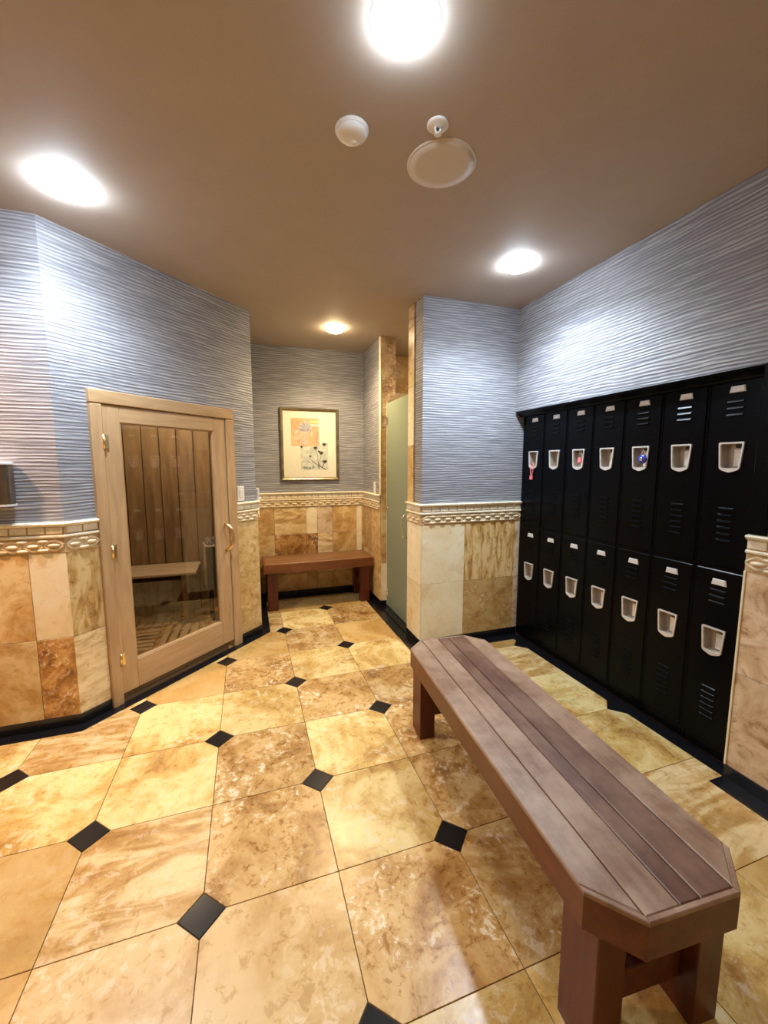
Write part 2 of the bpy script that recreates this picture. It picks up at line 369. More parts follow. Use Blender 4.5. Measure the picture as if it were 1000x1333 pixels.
# ------------------------------------------------------------------ floor
floor = struct(box('floor', (-2.5, -2.9, -0.06), (2.8, 3.4, -0.004), 'grout'), 'polished honey travertine tile floor with small black diamond insets')
HD = 0.0725; G = 0.0014
fmat = {(0, 0): 't_mottle', (-1, 0): 't_band', (-2, 0): 't_honey', (-1, -1): 't_tan', (0, -1): 't_tan', (1, -1): 't_mottle',
        (1, 0): 't_cream', (2, 0): 't_brown', (0, 1): 't_mottle', (-1, 1): 't_cream', (1, 1): 't_cream', (-1, 2): 't_cream', (-2, 1): 't_cream',
        (0, 2): 't_cream', (1, 2): 't_mottle', (2, 1): 't_mottle', (0, 3): 't_mottle', (1, 3): 't_cream', (2, 2): 't_brown', (1, 4): 't_mottle',
        (2, 3): 't_cream', (2, 4): 't_honey', (1, 5): 't_cream', (2, -1): 't_brown', (3, -1): 't_brown', (-2, 2): 't_band', (3, 1): 't_band',
        (4, 1): 't_cream', (3, 2): 't_band', (4, 2): 't_band', (4, 0): 't_cream', (3, 0): 't_mottle', (4, -1): 't_band', (3, -2): 't_cream', (0, 4): 't_honey',
        (1, -2): 't_cream', (2, -2): 't_cream'}
def place_poly(name, poly, z0, z1, mat, parent, bev=0.0):
    cx = sum(p[0] for p in poly) / len(poly); cy = sum(p[1] for p in poly) / len(poly)
    me = prism_me([(x - cx, y - cy) for x, y in poly], z0, z1, bev)
    return link(name, me, mat, parent, (cx - parent.location.x, cy - parent.location.y, -parent.location.z))
for i in range(-6, 6):
    for j in range(-7, 8):
        x0, y0, x1, y1 = i * T + G, j * T + G, (i + 1) * T - G, (j + 1) * T - G
        k = HD + 0.001
        if (i + j) % 2 == 0:    # dots at lower-left and upper-right corners
            poly = [(x0 + k, y0), (x1, y0), (x1, y1 - k), (x1 - k, y1), (x0, y1), (x0, y0 + k)]
        else:
            poly = [(x0, y0), (x1 - k, y0), (x1, y0 + k), (x1, y1), (x0 + k, y1), (x0, y1 - k)]
        if (i, j) == (2, 4): poly = [(x0 + k, y0), (x1, y0), (x1, y1), (x0, y1), (x0, y0 + k)]     # no inset against the shower border
        if (i, j) == (2, 5): poly = [(x0, y0), (x1, y0), (x1, y1), (x0 + k, y1), (x0, y1 - k)]
        poly = clip_room(poly)
        if not poly: continue
        mt = fmat.get((i, j)) or random.choice(['t_cream', 't_cream', 't_mottle', 't_band', 't_honey'])
        place_poly('tile', poly, -0.006, 0.0, mt, floor, 0.0008)
for i in range(-6, 6):
    for j in range(-7, 8):
        if (i + j) % 2: continue
        x, y = i * T, j * T; h = HD - 0.001
        poly = clip_room([(x + h, y), (x, y + h), (x - h, y), (x, y - h)])
        if poly and area(poly) > 0.002 and (i, j) != (3, 5): place_poly('diamond_inset', poly, -0.006, 0.0, 'black', floor, 0.0006)
# black border strips in the floor and black baseboards
OUT = [(-2.4, 1.22), (-0.725, 1.22), (0.337, 2.282), (0.337, 3.155), (1.376, 3.155), (1.376, 1.48), (2.285, 1.48), (2.285, -0.13)]
INN = [(-2.4, 1.293), (-0.750, 1.293), (0.272, 2.315), (0.272, 3.228), (1.458, 3.228), (1.458, 1.573), (2.372, 1.573), (2.372, -0.13)]
WAL = [(-2.4, 1.305), (-0.755, 1.305), (0.26, 2.32), (0.26, 3.24), (1.47, 3.24), (1.47, 1.585), (2.385, 1.585), (2.385, -0.13)]
def lerp(a, b, t): return (a[0] + (b[0] - a[0]) * t, a[1] + (b[1] - a[1]) * t)
def border(o0, o1, n0, n1):
    ln = math.dist(o0, o1); n = max(1, round(ln / 0.305))
    for k in range(n):
        a = k / n + (0.0012 / ln if k else 0); b = (k + 1) / n - (0.0012 / ln if k < n - 1 else 0)
        place_poly('border_tile', [lerp(o0, o1, a), lerp(o0, o1, b), lerp(n0, n1, b), lerp(n0, n1, a)], -0.006, 0.0012, 'black', floor, 0.0006)
for s in range(7): border(OUT[s], OUT[s + 1], INN[s], INN[s + 1])
border((2.19, -0.13), (2.19, -2.8), (2.288, -0.13), (2.288, -2.8))

bb_names = ['left', 'diagonal', 'alcove_left', 'back', 'alcove_right', 'shower']
def bb(side, o0, o1, n0, n1):
    poly = [o0, o1, n1, n0]; cx = sum(p[0] for p in poly) / 4; cy = sum(p[1] for p in poly) / 4
    me = prism_me([(x - cx, y - cy) for x, y in poly], 0.0012, 0.062, 0.002)
    return struct(link('baseboard_' + side, me, 'black', None, (cx, cy, 0)), 'black polished stone baseboard')
bb('left', INN[0], INN[1], WAL[0], WAL[1])
d = (math.sqrt(0.5), math.sqrt(0.5))
def on_diag(u, off):      # world xy of a point on the diagonal wall, off metres out of it
    return (-0.755 + u * d[0] + off * d[0], 1.305 + u * d[1] - off * d[1])
bb('diagonal', INN[1], on_diag(0.165, 0.012), WAL[1], on_diag(0.165, 0))
bb('diagonal_right', on_diag(1.196, 0.012), INN[2], on_diag(1.196, 0), WAL[2])
bb('alcove_left', INN[2], INN[3], WAL[2], WAL[3])
bb('back', INN[3], INN[4], WAL[3], WAL[4])
bb('alcove_right', INN[4], (1.458, 2.588), WAL[4], (1.47, 2.6))
bb('pier', (1.458, 2.588), (1.53, 2.588), (1.47, 2.6), (1.53, 2.6))
bb('shower_end', (1.458, 1.857), INN[5], (1.47, 1.857), WAL[5])
bb('shower', INN[5], INN[6], WAL[5], WAL[6])
bb('right', (2.288, -0.13), (2.288, -2.8), (2.30, -0.13), (2.30, -2.8))

# ------------------------------------------------------------------ walls
def wall(side, origin, rz, segs, thick, label):
    """segs: list of boxes (x0, x1, z0, z1) in wall space, face at local y=0, body behind it"""
    parts = []
    for x0, x1, z0, z1 in segs:
        me = box_me(x1 - x0, thick, z1 - z0); parts.append(moved(me, Matrix.Translation(((x0 + x1) / 2, thick / 2, (z0 + z1) / 2))))
    o = link('wall_' + side, merge(parts), 'paper', None, (origin[0], origin[1], 0), (0, 0, rz))
    return struct(o, label)
wl = wall('left', (-2.4, 1.305), 0, [(0, 1.645, 0, CEIL)], 0.1, 'blue grey ribbed wallpaper above honey stone dado')
wd = wall('diagonal', (-0.755, 1.305), R(45), [(0, 0.175, 0, CEIL), (1.186, 1.435, 0, CEIL), (0.175, 1.186, 1.88, CEIL)], 0.1, 'angled blue grey wallpapered wall with the sauna door')
wal = wall('alcove_left', (0.26, 2.32), R(90), [(0, 0.92, 0, CEIL)], 0.08, 'left side wall of the picture alcove')
wb = wall('back', (0.26, 3.24), 0, [(-0.1, 2.3, 0, CEIL)], 0.1, 'back wall of the alcove')
war = wall('alcove_right', (1.47, 3.24), R(-90), [(0, 0.64, 0, CEIL)], 0.15, 'right side wall of the picture alcove')
wf = wall('shower', (1.47, 1.585), 0, [(0, 1.3, 0, CEIL)], 0.272, 'blue grey wallpapered wall beside the lockers')
wr = wall('right', (2.30, 1.585), R(-90), [(0, 1.715, 1.895, CEIL), (1.715, 4.4, 0, CEIL)], 0.5, 'blue grey wallpapered wall above the lockers')
wn = struct(box('wall_niche', (2.745, -0.14, 0), (2.80, 1.60, 1.9), 'locker'))
wbe = wall('behind', (2.30, -2.8), R(180), [(0, 4.7, 0, CEIL)], 0.1, 'wall behind the camera')
wfl = wall('far_left', (-2.4, -2.8), R(90), [(0, 4.1, 0, CEIL)], 0.1, 'far left wall out of view')
ceiling = struct(box('ceiling', (-2.5, -2.9, CEIL), (2.9, 3.45, CEIL + 0.1), 'ceiling'), 'taupe painted ceiling')

DT = 0.010   # cladding thickness
def tile_panel(parent, x0, x1, z0, z1, mat, face=0.0):
    g = 0.0012
    me = box_me(x1 - x0 - 2 * g, DT, z1 - z0 - 2 * g, 0.0012)
    return link('stone_tile', me, mat, parent, ((x0 + x1) / 2, face - DT / 2, (z0 + z1) / 2))
def tiles(parent, cols, rows, mats):
    """cols, rows: boundaries; mats[row][col]"""
    for r in range(len(rows) - 1):
        for c in range(len(cols) - 1):
            tile_panel(parent, cols[c], cols[c + 1], rows[r], rows[r + 1], mats[r][c % len(mats[r])])
RB, RJ, RT = 0.062, 0.52, 0.998
# left wall: world x = local - 2.4
tiles(wl, [0.0, 0.11, 0.567, 1.024, 1.479, 1.650], [RB, RJ, RT], [['w_honey', 'w_cream', 'w_brown', 'w_honey', 'w_rust'], ['w_cream', 'w_honey', 'w_cream', 'w_honey', 'w_cream']])
tiles(wd, [-0.005, 0.165], [RB, RJ, RT], [['w_veinh'], ['w_vein']])
tiles(wd, [1.198, 1.440], [RB, RT], [['w_gold']])
tiles(wal, [0.0, 0.457, 0.91], [RB, RJ, RT], [['w_honey', 'w_brown'], ['w_brown', 'w_honey']])
tiles(wb, [0.0, 0.195, 0.54, 0.663, 0.838, 1.117, 1.181, 1.21], [RB, 0.25, 0.70, RT],
      [['w_brown', 'w_honey', 'w_brown', 'w_honey', 'w_honey', 'w_brown', 'w_honey'],
       ['w_honey', 'w_rust', 'w_rust', 'w_veinh', 'w_honey', 'w_cream', 'w_honey'],
       ['w_brown', 'w_veinh', 'w_cream', 'w_pink', 'w_honey', 'w_cream', 'w_honey']])
tiles(war, [0.0, 0.337, 0.64], [RB, RJ, RT], [['w_honey', 'w_gold'], ['w_brown', 'w_gold']])
tiles(wf, [0.0, 0.379, 0.858, 0.905], [RB, RJ, RT], [['w_cream', 'w_brown', 'w_pink'], ['w_cream', 'w_vein', 'w_pink']])
tiles(wr, [1.722, 2.18, 2.637, 3.094, 3.55, 4.0, 4.39], [RB, RJ, RT], [['w_pink', 'w_vein', 'w_honey', 'w_cream', 'w_vein', 'w_pink'], ['w_pink', 'w_honey', 'w_vein', 'w_cream', 'w_honey', 'w_pink']])
tiles(wfl, [0.0 + 0.457 * k for k in range(9)], [RB, RJ, RT], [['w_honey', 'w_cream', 'w_vein'], ['w_cream', 'w_honey', 'w_pink']])
tiles(wbe, [0.0 + 0.457 * k for k in range(11)], [RB, RJ, RT], [['w_honey', 'w_cream', 'w_vein'], ['w_cream', 'w_honey', 'w_pink']])
# end face of the shower wall (faces -x): local x along +y
def end_tile(parent, y0, y1, z0, z1, mat, xface=1.47):
    g = 0.0012
    me = box_me(y1 - y0 - 2 * g, DT, z1 - z0 - 2 * g, 0.0012)
    l = parent.matrix_basis.inverted() @ Vector((xface - DT / 2, (y0 + y1) / 2, (z0 + z1) / 2))
    return link('stone_tile', me, mat, parent, l, (0, 0, R(90) - parent.rotation_euler.z))
for z0, z1, mt in ((RB, 0.52, 'w_cream'), (0.52, RT, 'w_cream')): end_tile(wf, 1.576, 1.857, z0, z1, mt)
for z0, z1, mt in ((1.162, 1.62, 'w_honey'), (1.62, 2.08, 'w_cream'), (2.08, 2.54, 'w_honey'), (2.54, 2.699, 'w_pink')): end_tile(wf, 1.735, 1.857, z0, z1, mt)
# stone clad end of the pier between the alcove and the shower (faces -y)
for z0, z1, mt in ((RB, 0.457, 'w_cream'), (0.457, 0.914, 'w_honey'), (0.914, 1.37, 'w_honey'), (1.37, 1.83, 'w_brown'), (1.83, 2.29, 'w_umber'), (2.29, 2.699, 'w_umber')):
    me = box_me(0.15 - 0.002, DT, z1 - z0 - 0.0024, 0.0012)
    l = war.matrix_basis.inverted() @ Vector((1.545, 2.6 - DT / 2, (z0 + z1) / 2))
    link('stone_tile', me, mt, war, l, (0, 0, R(90)))
# thin pale stone edge strips of the wallpaper
box('edge_strip', (0.615, -0.012, 1.162), (0.652, 0.0, 2.699), 'w_cream', war, 0.003)
# right wall end strip beside lockers
box('edge_strip', (1.712, -0.014, RB), (1.722, 0.03, RT), 'w_cream', wr, 0.002)

# ------------------------------------------------------------------ carved dado rail
def rail_profile(x0, x1, m0, m1, pts):
    """extrude profile pts (y,z) from x0 to x1, ends sheared by m0,m1 (dx per -y) for mitres"""
    n = len(pts); v = [(x0 + m0 * y, y, z) for y, z in pts] + [(x1 + m1 * y, y, z) for y, z in pts]
    f = [list(range(n)), list(range(n, 2 * n))[::-1]] + [[i, (i + 1) % n, n + (i + 1) % n, n + i] for i in range(n)]
    return from_py('rail', v, f)
rail_n = [0]
def rail(origin, rz, x0, x1, m0=0.0, m1=0.0):
    rail_n[0] += 1
    o = link('trim_%d' % rail_n[0], rail_profile(x0, x1, m0, m1, [(0, 0.998), (-0.012, 0.998), (-0.012, 1.150), (0, 1.150)]), 'rail_tan', None, (origin[0], origin[1], 0), (0, 0, rz))
    struct(o, 'carved cream stone dado rail with braid band')
    link('rail_cap', rail_profile(x0, x1, m0, m1, [(0, 1.140), (-0.018, 1.140), (-0.030, 1.148), (-0.034, 1.155), (-0.030, 1.162), (0, 1.164)]), 'rail', o)
    link('rail_bead', rail_profile(x0, x1, m0, m1, [(0, 1.080), (-0.018, 1.080), (-0.023, 1.084), (-0.023, 1.091), (-0.018, 1.095), (0, 1.095)]), 'rail', o)
    ln = x1 - x0; parts = []
    n = max(1, round(ln / 0.078)); w = ln / n          # dentils
    for k in range(n):
        xa = x0 + k * w + 0.003; xb = x0 + (k + 1) * w - 0.003
        me = box_me(xb - xa, 0.008, 0.036, 0.003); parts.append(moved(me, Matrix.Translation(((xa + xb) / 2, -0.0145, 1.120))))
    dn = link('dentil_row', merge(parts), 'rail', o); dn['kind'] = 'stuff'
    parts = []                                          # woven braid: staggered rows of rounded lobes over two thin strands
    n = max(1, round(ln / 0.094)); lam = ln / n; zc = 1.038
    for sgn in (1, -1):
        st = max(8, int(ln / 0.009)); v = []; f = []
        for i in range(st + 1):
            x = x0 + ln * i / st; ph = 2 * math.pi * (x - x0) / (2 * lam); z = zc + sgn * 0.026 * math.sin(ph)
            for dz, dy in ((-0.008, 0), (-0.004, -0.005), (0.004, -0.005), (0.008, 0)):
                v.append((x, -0.012 + dy, z + dz))
        for i in range(st):
            for q in range(3): f.append([i * 4 + q, i * 4 + q + 1, (i + 1) * 4 + q + 1, (i + 1) * 4 + q])
        parts.append(from_py('strand', v, f, True))
    for k in range(2 * n + 1):
        for zz, rx, rz2, od in ((zc, 0.034, 0.012, 1), (zc + 0.024, 0.034, 0.010, 0), (zc - 0.024, 0.034, 0.010, 0)):
            if k % 2 != od: continue
            xc = x0 + k * lam / 2
            if xc < x0 + 0.02 or xc > x1 - 0.02: continue
            rx2 = min(rx, xc - x0, x1 - xc)
            v = [(xc, -0.026, zz)]; f = []
            for rr, yy in ((0.6, -0.0225), (1.0, -0.012)):
                for q in range(12):
                    a = math.pi * q / 6; v.append((xc + rr * rx2 * math.cos(a), yy, zz + rr * rz2 * math.sin(a)))
            for q in range(12):
                f.append([0, 1 + q, 1 + (q + 1) % 12]); f.append([1 + q, 13 + q, 13 + (q + 1) % 12, 1 + (q + 1) % 12])
            parts.append(from_py('lobe', v, f, True))
    br = link('braid_band', merge(parts), 'rail_mid', o); br['kind'] = 'stuff'
    return o
t22 = math.tan(R(22.5))
rail((-2.4, 1.305), 0, 0, 1.645, 0, -t22)
rail((-0.755, 1.305), R(45), 0, 0.165, t22, 0)
rail((-0.755, 1.305), R(45), 1.197, 1.435, 0, -t22)
rail((0.26, 2.32), R(90), 0, 0.92, t22, 1)
rail((0.26, 3.24), 0, 0, 1.21, -1, 1)
rail((1.47, 3.24), R(-90), 0, 0.64, -1, 0)
rail((1.47, 1.857), R(-90), 0, 0.272, 0, -1)
rail((1.47, 1.585), 0, 0, 0.905, 1, 0)
rail((2.30, 1.585), R(-90), 1.715, 4.385)

# ------------------------------------------------------------------ sauna door (wall space of the diagonal wall)
ORI = (-0.755, 1.305, 0); DG = R(45)
door = link('door_1', merge([
    moved(box_me(0.103, 0.042, 1.75, 0.004), Matrix.Translation((0.2765, 0, 0.935))),
    moved(box_me(0.112, 0.042, 1.75, 0.004), Matrix.Translation((1.059, 0, 0.935)))]), 'doorwood', None,
    (ORI[0] - 0.0 * d[0], ORI[1], 0), (0, 0, DG))
struct(door, 'pale wood framed glass sauna door, closed')
box('door_rail', (0.327, -0.0205, 1.715), (1.004, 0.0205, 1.81), 'doorwood_h', door, 0.003)
box('door_rail', (0.327, -0.0205, 0.06), (1.004, 0.0205, 0.245), 'doorwood_h', door, 0.003)
gb = 0.008   # glazing beads
for lo, hi, mt in (((0.327, -0.016, 0.245), (0.327 + gb, 0.016, 1.715), 'doorwood'), ((1.004 - gb, -0.016, 0.245), (1.004, 0.016, 1.715), 'doorwood'),
                   ((0.327 + gb, -0.016, 0.245), (1.004 - gb, 0.016, 0.245 + gb), 'doorwood_h'), ((0.327 + gb, -0.016, 1.715 - gb), (1.004 - gb, 0.016, 1.715), 'doorwood_h')):
    box('glazing_bead', lo, hi, mt, door, 0.003)
box('glass_pane', (0.330, -0.003, 0.250), (1.000, 0.003, 1.710), 'doorglass', door)
for z in (1.60, 0.955, 0.285):
    me = merge([moved(lathe_me([(0.007, -0.04), (0.007, 0.04)], 12), Matrix.Translation((0, 0, 0))), moved(box_me(0.03, 0.004, 0.078), Matrix.Translation((0.012, 0.006, 0)))])
    link('hinge', me, 'brass', door, (0.224, -0.032, z))
hp = [(0, 0, 0.105), (0, -0.028, 0.098), (0.012, -0.05, 0.07), (0.022, -0.056, 0.03), (0.022, -0.056, -0.02), (0.012, -0.05, -0.06), (0, -0.03, -0.088), (0, 0, -0.098)]
hm = tube_me(hp, [0.012, 0.012, 0.013, 0.013, 0.013, 0.013, 0.012, 0.012], 10)
link('pull_handle', hm, 'brass', door, (1.075, -0.020, 0.905))
tr = link('trim_10', merge([moved(box_me(0.062, 0.15, 1.81, 0.004), Matrix.Translation((0.196, 0.045, 0.905))),
                            moved(box_me(0.078, 0.15, 1.81, 0.004), Matrix.Translation((1.157, 0.045, 0.905)))]), 'doorwood', None, ORI, (0, 0, DG))
struct(tr, 'pale wood sauna door frame')
box('frame_head', (0.165, -0.03, 1.815), (1.196, 0.12, 1.89), 'doorwood_h', tr, 0.004)
me = lathe_me([(0.006, 0), (0.006, 0.02)], 10)

# ------------------------------------------------------------------ sauna cabin behind the door
SP = [(-1.35, 1.43), (-0.775, 1.43), (0.155, 2.36), (0.155, 3.14), (-1.35, 3.14)]
def poly_struct(name, z0, z1, mat, label):
    return struct(link(name, prism_me([(x + 0.6, y - 2.4) for x, y in SP], z0, z1), mat, None, (-0.6, 2.4, 0)), label)
poly_struct('floor_sauna', -0.003, 0.001, 't_honey', 'stone floor of the sauna')
poly_struct('ceiling_sauna', 2.23, 2.27, 'cedar', 'cedar ceiling of the sauna')
def plank_wall(side, lo, hi, along, n, label):
    o = struct(box('wall_sauna_' + side, lo, hi, 'latch'), label)
    ln = hi[along] - lo[along]; pw = ln / n; c = o.location
    for k in range(n):
        a = lo[along] + k * pw + 0.003; b = a + pw - 0.006
        if along == 0: l, h = (a, lo[1] - 0.014, 0.003), (b, lo[1] - 0.0005, 2.229)
        elif side == 'left': l, h = (hi[0] + 0.0005, a, 0.003), (hi[0] + 0.014, b, 2.229)
        else: l, h = (lo[0] - 0.014, a, 0.003), (lo[0] - 0.0005, b, 2.229)
        box('plank', [p - q for p, q in zip(l, c)], [p - q for p, q in zip(h, c)], 'cedar', o, 0.004, share=True)
plank_wall('back', (-1.34, 3.12, 0.002), (0.15, 3.139, 2.229), 0, 10, 'vertical cedar planks behind the sauna bench')
plank_wall('left', (-1.36, 1.45, 0.002), (-1.34, 3.10, 2.229), 1, 11, 'vertical cedar planks on the left inside the sauna')
plank_wall('right', (0.150, 2.40, 0.002), (0.170, 3.10, 2.229), 1, 5, 'vertical cedar planks on the right inside the sauna')
def at_sauna(u, w, z=0.0): return (ORI[0] + u * d[0] - w * d[1], ORI[1] + u * d[1] + w * d[0], z)
def duckboard(cx, cy, lx, ly, along_y, label):
    e = tag(empty('duckboard', (cx, cy, 0.0012)), label, 'duckboard', 'duckboards on the sauna floor')
    ln, w2 = (lx, ly) if along_y else (ly, lx)
    n = int(ln / 0.068)
    for k in range(n):
        a = -ln / 2 + k * ln / n; b = a + 0.046
        if along_y: box('slat', (a, -w2 / 2, 0.020), (b, w2 / 2, 0.036), 'duck_y', e, 0.003, share=True)
        else: box('slat', (-w2 / 2, a, 0.020), (w2 / 2, b, 0.036), 'duck', e, 0.003, share=True)
    for q in (-0.35, 0.35):
        if along_y: box('batten', (-ln / 2, q * w2 - 0.02, 0), (ln / 2, q * w2 + 0.02, 0.0198), 'duck', e)
        else: box('batten', (q * w2 - 0.02, -ln / 2, 0), (q * w2 + 0.02, ln / 2, 0.0198), 'duck', e)
duckboard(-0.20, 2.40, 0.66, 0.46, True, 'slatted wooden duckboard on the sauna floor just inside the door')
duckboard(-0.78, 2.80, 0.70, 0.26, True, 'slatted wooden duckboard under the sauna bench')
duckboard(-0.80, 2.38, 0.46, 0.46, False, 'slatted wooden duckboard at the left of the sauna floor')
sb = tag(empty('sauna_bench', (-0.80, 2.88, 0.0012)), 'pale slatted sauna bench against the planked back wall', 'bench')
for k in range(4): box('seat_slat', (-0.50, -0.22 + k * 0.112, 0.475), (0.52, -0.22 + k * 0.112 + 0.100, 0.50), 'benchpale', sb, 0.005, share=True)
for x in (-0.42, 0.42):
    box('bearer', (x - 0.025, -0.205, 0.43), (x + 0.025, 0.215, 0.4745), 'cedar', sb, 0.003, share=True)
    for y in (-0.16, 0.18): box('leg', (x - 0.025, y - 0.03, 0), (x + 0.025, y + 0.03, 0.4295), 'cedar', sb, 0.004, share=True)
box('kick_board', (-0.50, 0.10, 0.12), (0.50, 0.115, 0.36), 'cedar', sb, 0.003)
ht = tag(empty('sauna_heater', (-0.075, 2.75, 0.0012), R(11)), 'blue grey steel sauna heater with stones behind the door glass', 'heater')
box('body', (-0.13, -0.10, 0.33), (0.13, 0.12, 0.73), 'heater', ht, 0.012, 2)
box('side_panel', (-0.1325, -0.085, 0.34), (-0.1302, 0.11, 0.72), 'steel', ht, 0.001)
box('top_rim', (-0.134, -0.104, 0.725), (0.134, 0.124, 0.738), 'steel', ht, 0.004)
for x in (-0.09, 0.09):
    for y in (-0.07, 0.09): box('leg', (x - 0.012, y - 0.012, 0), (x + 0.012, y + 0.012, 0.331), 'latch', ht, 0.002, share=True)
for k in range(12):
    bm = bmesh.new(); bmesh.ops.create_icosphere(bm, subdivisions=2, radius=0.032)
    for v in bm.verts: v.co *= 0.8 + 0.4 * random.random()
    me = bpy.data.meshes.new('rock'); bm.to_mesh(me); bm.free()
    link('heater_stone', me, 'rock', ht, (-0.095 + (k % 4) * 0.062, -0.065 + (k // 4) * 0.075, 0.755))
lp = tag(empty('sauna_fill_lamp', (-0.45, 2.45, 2.2295), DG), 'added hidden lamp under the sauna ceiling that brightens the cabin', 'lamp')  # hidden source added to lift the dark cabin behind the door glass
link('fill_base', lathe_me([(0.07, 0.0), (0.07, -0.015), (0.06, -0.02)], 28), 'latch', lp)
link('fill_globe', lathe_me([(0.055, -0.02), (0.058, -0.05), (0.045, -0.08), (0.015, -0.095)], 28), emit('sauna_fill_globe', (1.0, 0.88, 0.68), 210), lp)

# ------------------------------------------------------------------ shower enclosure
def shell(name, lo, hi, mt):
    return struct(box(name, lo, hi, mt))
ws = shell('wall_shower_far', (2.42, 1.86, 0), (2.46, 3.238, CEIL - 0.001), 'w_honey')
wsb = struct(box('wall_shower_back', (1.622, 3.215, 0), (2.418, 3.238, CEIL - 0.001), 'grout_wall'), 'travertine tiled back wall of the shower')
for k in range(2):
    for r in range(6):
        me = box_me(0.396, DT, min(0.457, CEIL - 0.003 - r * 0.457) - 0.0024, 0.0012)
        link('stone_tile', me, random.choice(['w_honey', 'w_pink', 'w_brown']), wsb, (1.622 + 0.2 + k * 0.397 - wsb.location.x, 3.21 - wsb.location.y, r * 0.457 + min(0.457, CEIL - 0.003 - r * 0.457) / 2 - wsb.location.z))
th = struct(box('trim_11', (1.459, 1.858, 0.0002), (1.62, 2.586, 0.012), 'black', None, 0.002), 'black stone threshold of the shower')
sd = tag(empty('shower_door', (1.53, 2.58, 0.02)), 'frosted greenish glass shower door hinged on the stone pier', 'door')
gp = box('glass_panel', (-0.005, -0.715, 0.0), (0.005, -0.003, 2.045), 'frost', sd, 0.001)
for z in (1.875, 1.00, 0.135):
    hg = box('hinge', (-0.012, -0.045, z - 0.035), (0.012, 0.0095, z + 0.035), 'chrome', sd, 0.004)
    for s in (-0.02, 0.02):
        link('hinge_screw', moved(lathe_me([(0.006, 0), (0.006, 0.004)], 10), Matrix.Rotation(R(-90), 4, 'Y')), 'chrome', hg, (-0.012, -0.01, s))
hpts = [(-0.005, 0, 0.10), (-0.035, 0, 0.10), (-0.048, 0, 0.085), (-0.05, 0, 0.0), (-0.048, 0, -0.085), (-0.035, 0, -0.10), (-0.005, 0, -0.10)]
link('pull_handle', tube_me(hpts, 0.008, 10), 'chrome', sd, (0, -0.56, 0.90))
box('seal_strip', (-0.006, -0.003, 0.0), (0.006, 0.003, 2.045), 'white', sd)

# ------------------------------------------------------------------ lockers
PIT = 0.2335; LX = 2.372
lock_y = [0.010 + PIT * k for k in range(7)]     # nearest first
def door_me(w, h, t, hole, zc):
    """front panel centred at x=0, z from 0..h, front at y=-t, trapezoid hole (topw, botw, ztop, zbot)"""
    tw, bw, zt, zb = hole; c = 0.004
    o = [(-w / 2, 0), (w / 2, 0), (w / 2, h), (-w / 2, h)]
    f0 = [(-w / 2 + c, c), (w / 2 - c, c), (w / 2 - c, h - c), (-w / 2 + c, h - c)]
    hl = [(-bw / 2, zb), (bw / 2, zb), (tw / 2, zt), (-tw / 2, zt)]
    v = [(x, 0, z) for x, z in o] + [(x, -t + c, z) for x, z in o] + [(x, -t, z) for x, z in f0] + [(x, -t, z) for x, z in hl] + [(x, 0, z) for x, z in hl]
    f = []
    for i in range(4):
        j = (i + 1) % 4
        f += [[i, j, 4 + j, 4 + i], [4 + i, 4 + j, 8 + j, 8 + i], [8 + i, 8 + j, 12 + j, 12 + i], [12 + i, 12 + j, 16 + j, 16 + i], [16 + i, 16 + j, j, i]]
    return from_py('locker_door', v, f)
def ring_me(outer, inner, y0, y1):
    n = len(outer)
    v = [(x, y1, z) for x, z in outer] + [(x, y0, z) for x, z in outer] + [(x, y0, z) for x, z in inner] + [(x, y1 + 0.004, z) for x, z in inner]
    f = []
    for i in range(n):
        j = (i + 1) % n
        for a in range(3): f.append([a * n + i, a * n + j, (a + 1) * n + j, (a + 1) * n + i])
    return from_py('ring', v, f)
def rnd_poly(pts, r, seg=3):
    out = []
    n = len(pts)
    for i in range(n):
        p = Vector(pts[i]); a = (Vector(pts[i - 1]) - p); b = (Vector(pts[(i + 1) % n]) - p)
        rr = min(r, a.length / 2.2, b.length / 2.2); s = p + a.normalized() * rr; e = p + b.normalized() * rr
        for k in range(seg + 1):
            t = k / seg; out.append(tuple((1 - t) ** 2 * s + 2 * t * (1 - t) * p + t * t * e))
    return out
# mesh data shared by all doors
DH = 0.885
me_door = door_me(0.212, DH, 0.016, (0.094, 0.074, 0.589, 0.472), 0)
ro = rnd_poly([(-0.054, 0.596), (-0.0435, 0.472), (-0.030, 0.463), (0.0, 0.453), (0.030, 0.463), (0.0435, 0.472), (0.054, 0.596)], 0.008)
ri = rnd_poly([(-0.046, 0.588), (-0.037, 0.478), (-0.028, 0.4755), (0.0, 0.4735), (0.028, 0.4755), (0.037, 0.478), (0.046, 0.588)], 0.006)
me_ring = ring_me(ro, ri, -0.024, -0.016)
def cup_me():
    t = [(-0.0465, 0.589), (-0.0365, 0.4735), (0.0365, 0.4735), (0.0465, 0.589)]
    b = [(x * 0.9, 0.531 + (z - 0.531) * 0.88) for x, z in t]
    v = [(x, -0.0165, z) for x, z in t] + [(x, 0.026, z) for x, z in b]
    f = [[4, 5, 6, 7]] + [[i, (i + 1) % 4, 4 + (i + 1) % 4, 4 + i] for i in range(4)]
    return from_py('cup', v, f)
me_cup = cup_me()
me_latch = merge([moved(box_me(0.036, 0.012, 0.082, 0.002), Matrix.Translation((0.012, 0.018, 0.522)))] +
                 [moved(lathe_me([(0.004, 0), (0.003, 0.003)], 8), Matrix.Translation((0.018, 0.012, z)) @ Matrix.Rotation(R(90), 4, 'X')) for z in (0.497, 0.523, 0.549)])
me_catch = box_me(0.030, 0.014, 0.016, 0.003)
